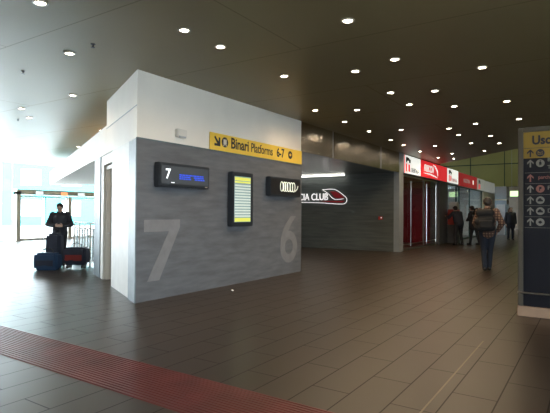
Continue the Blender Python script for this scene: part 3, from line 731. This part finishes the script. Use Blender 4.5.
# ------------------------------------------------------------------ people
def hand(m, wr, d, th, n):
    """wr wrist, d finger direction, th thumb side, n palm normal (fingers curl towards it)"""
    wr, d, th, n = [Vector(q) for q in (wr, d, th, n)]; d.normalize(); th = (th-d*th.dot(d)).normalized(); n = d.cross(th)*(1 if d.cross(th).dot(n) > 0 else -1)
    for o_, l in ((.024, .080), (.008, .085), (-.009, .083), (-.025, .075)):
        m.cap(wr+th*o_*.55, wr+d*l+th*o_, .0145, .0125, 8)
    for o_, l in ((.030, .062), (.010, .072), (-.010, .066), (-.029, .052)):
        a = wr+d*.085+th*o_; b = a+(d*.9+n*.35).normalized()*l*.5; c = b+(d*.45+n*.85).normalized()*l*.5
        m.cap(a, b, .0098, .0092, 8); m.cap(b, c, .0092, .0078, 8)
    a = wr+d*.025+th*.022; b = a+(d*.6+th*.8+n*.2).normalized()*.045; c = b+(d*.85+th*.3+n*.4).normalized()*.032
    m.cap(a, b, .0135, .011, 8); m.cap(b, c, .011, .009, 8)

def person(label, loc, rz, P, top, legs, hair='hair', hairlen=0, coat=0, group=None, scale=1, build=1.0):
    """P: joints in local metres, the figure looks along +y"""
    t = thing('person', label, 'person', loc, rz, group); t.scale = (scale,)*3
    J = {k_: Vector(v) for k_, v in P.items()}
    pel, ch, nk, hd = J['pelvis'], J['chest'], J['neck'], J['head']
    hf = J.get('look', Vector((0, 1, 0))).normalized(); hu = (hd-nk).normalized(); hu = (hu-hf*hu.dot(hf)).normalized(); hs = hf.cross(hu)
    def H_(x, y, z): return hd+hs*x+hf*y+hu*z
    b = MB()
    b.cap(nk, hd-hu*.03, .058, .056)
    b.ball(H_(0, -.012, .03), .086, 18); b.ball(H_(0, .008, .045), .080, 18); b.cap(H_(0, .03, -.035), H_(0, .045, -.075), .062, .040, 14)
    b.cap(H_(0, .088, .02), H_(0, .108, -.015), .010, .015, 8)
    for s_ in (-1, 1):
        b.ball(H_(s_*.084, -.008, .0), (.014, .020, .03), 8); b.ball(H_(s_*.034, .068, -.01), .024, 8)
    b.cap(H_(-.016, .088, -.045), H_(.016, .088, -.045), .009, .009, 8); b.cap(H_(-.03, .084, .042), H_(.03, .084, .042), .014, .014, 8)
    b.cap(pel, ch, .125*build, .135*build, 14); b.cap(ch, nk-(nk-ch)*.25, .13*build, .08, 14)
    for s_ in 'LR':
        sh, el, wr = J['sh'+s_], J['el'+s_], J['wr'+s_]; hp, kn, an = J['hip'+s_], J['kn'+s_], J['an'+s_]
        b.cap(ch+(sh-ch)*.45, sh, .085, .060); b.cap(sh, el, .055, .042); b.cap(el, wr, .041, .027)
        d_ = (wr-el).normalized(); sg = 1 if s_ == 'R' else -1
        thd = J.get('th'+s_, Vector((0, 1, .2))); nn = J.get('pn'+s_, Vector((-sg, 0, 0)))
        hdv = J.get('hd'+s_, d_)
        hand(b, wr, hdv, thd, nn)
        b.cap(hp, kn, .086*build, .056); b.cap(kn, an, .054, .038); b.cap(an+Vector((0, 0, -.03)), an+Vector((0, .13, -.055)), .036, .030, 8)
    b.skin('body', 'skin', t, .009, 2, .45)
    # clothes
    j = MB(); e = .022
    j.cap(pel+Vector((0, 0, -.02)), ch, .140*build+e, .150*build+e, 16); j.cap(ch, nk-(nk-ch)*.22, .145*build+e, .09, 16)
    for s_ in 'LR':
        sh, el, wr = J['sh'+s_], J['el'+s_], J['wr'+s_]
        j.cap(ch+(sh-ch)*.4, sh, .10+e, .068+e, 14); j.cap(sh, el, .062+e, .052+e, 12); j.cap(el, wr-(wr-el).normalized()*.02, .052+e, .034+e*.7, 12)
        if coat: j.cap(J['hip'+s_], J['hip'+s_]+(J['kn'+s_]-J['hip'+s_])*coat, .115*build+e, .10*build+e, 14)
    j.tube([nk+Vector((math.cos(a)*.068, math.sin(a)*.068, .015)) for a in [2*PI*q/14 for q in range(14)]], .022, 8, True)
    for v in j.bm.verts:                                  # cloth folds
        v.co += Vector((math.sin(v.co.z*38+v.co.y*21), math.cos(v.co.z*31+v.co.x*25), 0))*.0035
    j.skin('jacket', top, t, .012, 2, .5)
    l = MB(); l.cap(pel+Vector((-.05, 0, -.02)), pel+Vector((.05, 0, -.02)), .128*build, .128*build, 14)
    for s_ in 'LR':
        hp, kn, an = J['hip'+s_], J['kn'+s_], J['an'+s_]
        l.cap(hp, kn, .098*build, .070, 14); l.cap(kn, an+Vector((0, 0, -.01)), .068, .056, 14)
    for v in l.bm.verts: v.co += Vector((math.sin(v.co.z*40), math.cos(v.co.z*36), 0))*.003
    l.skin('trousers', legs, t, .012, 2, .5)
    for s_ in 'LR':
        an = J['an'+s_]; f_ = J.get('ft'+s_, Vector((0, 1, 0))).normalized()
        k_ = MB(); k_.cap(an-f_*.035+Vector((0, 0, -.045)), an+f_*.06+Vector((0, 0, -.048)), .042, .044, 12); k_.cap(an+f_*.06+Vector((0, 0, -.05)), an+f_*.155+Vector((0, 0, -.058)), .044, .033, 12); k_.cap(an, an+Vector((0, 0, -.04)), .048, .044, 12)
        for v in k_.bm.verts: v.co.z = max(v.co.z, an.z-.09)
        k_.skin('shoe', 'shoe', t, .009, 2, .5)
    h = MB(); h.ball(H_(0, -.022, .048), .097, 18); h.ball(H_(0, -.035, .01), .086, 16); h.cap(H_(-.05, .03, .085), H_(.05, .03, .09), .035, .035, 10)
    for s_ in (-1, 1): h.cap(H_(s_*.068, -.01, .05), H_(s_*.074, -.02, .015), .026, .018, 8)
    if hairlen:
        for x_ in (-.06, -.02, .02, .06): h.cap(H_(x_, -.06, 0), H_(x_*1.2, -.075, -hairlen), .045, .032, 10)
        for s_ in (-1, 1): h.cap(H_(s_*.08, -.03, .02), H_(s_*.088, -.02, -hairlen), .03, .026, 10)
    for v in h.bm.verts: v.co += hs*math.sin(v.co.z*140)*.0025
    h.skin('hair', hair, t, .010, 1, .5)
    for s_ in (-1, 1):
        MB().ball(H_(s_*.034, .088, .008), .0085, 8).out('eye', 'ink', t, True)
    return t
def stand(**kw):
    P = dict(pelvis=(0, 0, .96), chest=(0, .0, 1.28), neck=(0, -.01, 1.47), head=(0, .01, 1.60), hipL=(-.09, 0, .91), hipR=(.09, 0, .91),
             knL=(-.10, .02, .49), knR=(.10, .02, .49), anL=(-.11, -.01, .09), anR=(.11, -.01, .09),
             shL=(-.185, 0, 1.40), shR=(.185, 0, 1.40), elL=(-.25, -.03, 1.12), elR=(.25, -.03, 1.12), wrL=(-.26, .05, .87), wrR=(.26, .05, .87))
    P.update(kw); return P
# the waiting person at left, looking down at something held in both hands
person('person in a dark jacket standing behind luggage with head bowed, against the daylight', (-12.55, 7.98, 0), math.radians(180+52),
       stand(head=(0, .06, 1.585), look=(0, .8, -.5), elL=(-.29, .04, 1.14), elR=(.29, .04, 1.14), wrL=(-.10, .25, 1.10), wrR=(.10, .25, 1.10),
             hdL=(.6, .6, .1), hdR=(-.6, .6, .1), thL=(0, 0, 1), thR=(0, 0, 1), pnL=(1, 0, 0), pnR=(-1, 0, 0)), 'jkt_navy', 'trousers', build=1.18, scale=1.02)
t = thing('mobile_phone', 'small dark phone held by the waiting person at left', 'phone', (-12.55+.31*math.sin(math.radians(52)), 7.98-.31*math.cos(math.radians(52))-.0, 1.145), math.radians(52))
MB().box(-.036, .036, -.006, .006, -.075, .075, .004).out('phone_case', 'black', t)
# the man walking away
WM = (-2.42, 14.05)
wr_ = math.radians(22)
person('man in a plaid shirt and dark jeans walking away in the middle of the hall', (WM[0], WM[1], 0), wr_,
       stand(knL=(-.07, .06, .50), anL=(-.065, -.02, .10), knR=(.08, .10, .51), anR=(.07, .14, .09), hipL=(-.085, 0, .91),
             elR=(.30, -.08, 1.14), wrR=(.24, .06, .94), elL=(-.27, -.02, 1.13), wrL=(-.19, .12, .98), look=(.1, 1, -.15)), 'plaid', 'jeans', scale=1.14, build=1.12)
def rucksack(label, loc, rz, mat='jkt_black', sc=1.3):
    t = thing('rucksack', label, 'bag', loc, rz); t.scale = (1.35, 1.1, 1.22)
    m = MB(); m.cap((-.11, 0, .08), (.11, 0, .08), .09, .09); m.cap((-.10, 0, .40), (.10, 0, .40), .08, .08); m.cap((-.09, 0, .2), (.09, 0, .24), .11, .10)
    m.skin('bag_body', mat, t, .014, 4, .5)
    m = MB(); m.cap((-.08, -.10, .10), (.08, -.10, .10), .055, .055); m.box(-.13, .13, -.14, -.06, .06, .24, .02); m.skin('front_pocket', mat, t, .014, 3, .5)
    m = MB()
    for s_ in (-1, 1): m.tube([(s_*.11, .08, .42), (s_*.13, .12, .50), (s_*.15, .24, .48), (s_*.17, .33, .36), (s_*.17, .30, .20), (s_*.14, .12, .10)], .018, 6)
    m.out('shoulder_strap', mat, t, True)
    return t
bk = Vector((WM[0], WM[1], 0))+Matrix.Rotation(wr_, 3, 'Z') @ Vector((-.13, -.31, 0))
rucksack('bulky black rucksack on the back of the man in the plaid shirt', (bk.x, bk.y, 1.08), wr_)
# two men at the ticket machine, seen from the side and behind
person('person in a dark grey jacket reaching out to the ticket machine', (-5.55, 24.7, 0), math.radians(50),
       stand(chest=(0, .10, 1.26), neck=(0, .19, 1.43), head=(0, .26, 1.55), look=(0, 1, -.3), shL=(-.185, .15, 1.37), shR=(.185, .15, 1.37),
             elL=(-.26, .36, 1.18), wrL=(-.20, .58, 1.22), elR=(.27, .22, 1.10), wrR=(.20, .40, 1.05), knL=(-.17, .03, .49), anL=(-.26, -.10, .09), knR=(.14, .06, .49), anR=(.20, .05, .09)),
       'jkt_navy', 'trousers', scale=1.13, build=1.3)
person('person in a black coat standing behind the one at the ticket machine', (-4.95, 25.3, 0), math.radians(60),
       stand(chest=(0, .07, 1.27), neck=(0, .12, 1.45), head=(0, .16, 1.57), look=(0, 1, -.25), elL=(-.27, .10, 1.12), wrL=(-.16, .28, 1.05), elR=(.28, .02, 1.12), wrR=(.19, .20, 1.03),
             knL=(-.14, .05, .49), anL=(-.20, .06, .09), knR=(.15, .0, .49), anR=(.20, -.08, .09)), 'jkt_black', 'trousers', coat=.35, scale=1.13, build=1.4)
person('person in a long dark coat standing far off beside the totem', (-4.12, 31.2, 0), math.radians(205),
       stand(look=(-.2, 1, 0)), 'jkt_navy', 'jeans', 'hairbrown', .12, .45, scale=1.1, build=1.15)
person('shadowy person in dark clothes inside the maroon shop', (-7.7, 20.3, 0), math.radians(-60),
       stand(look=(0, 1, -.3), elL=(-.26, .08, 1.14), wrL=(-.12, .26, 1.12)), 'jkt_black', 'trousers', scale=.98)
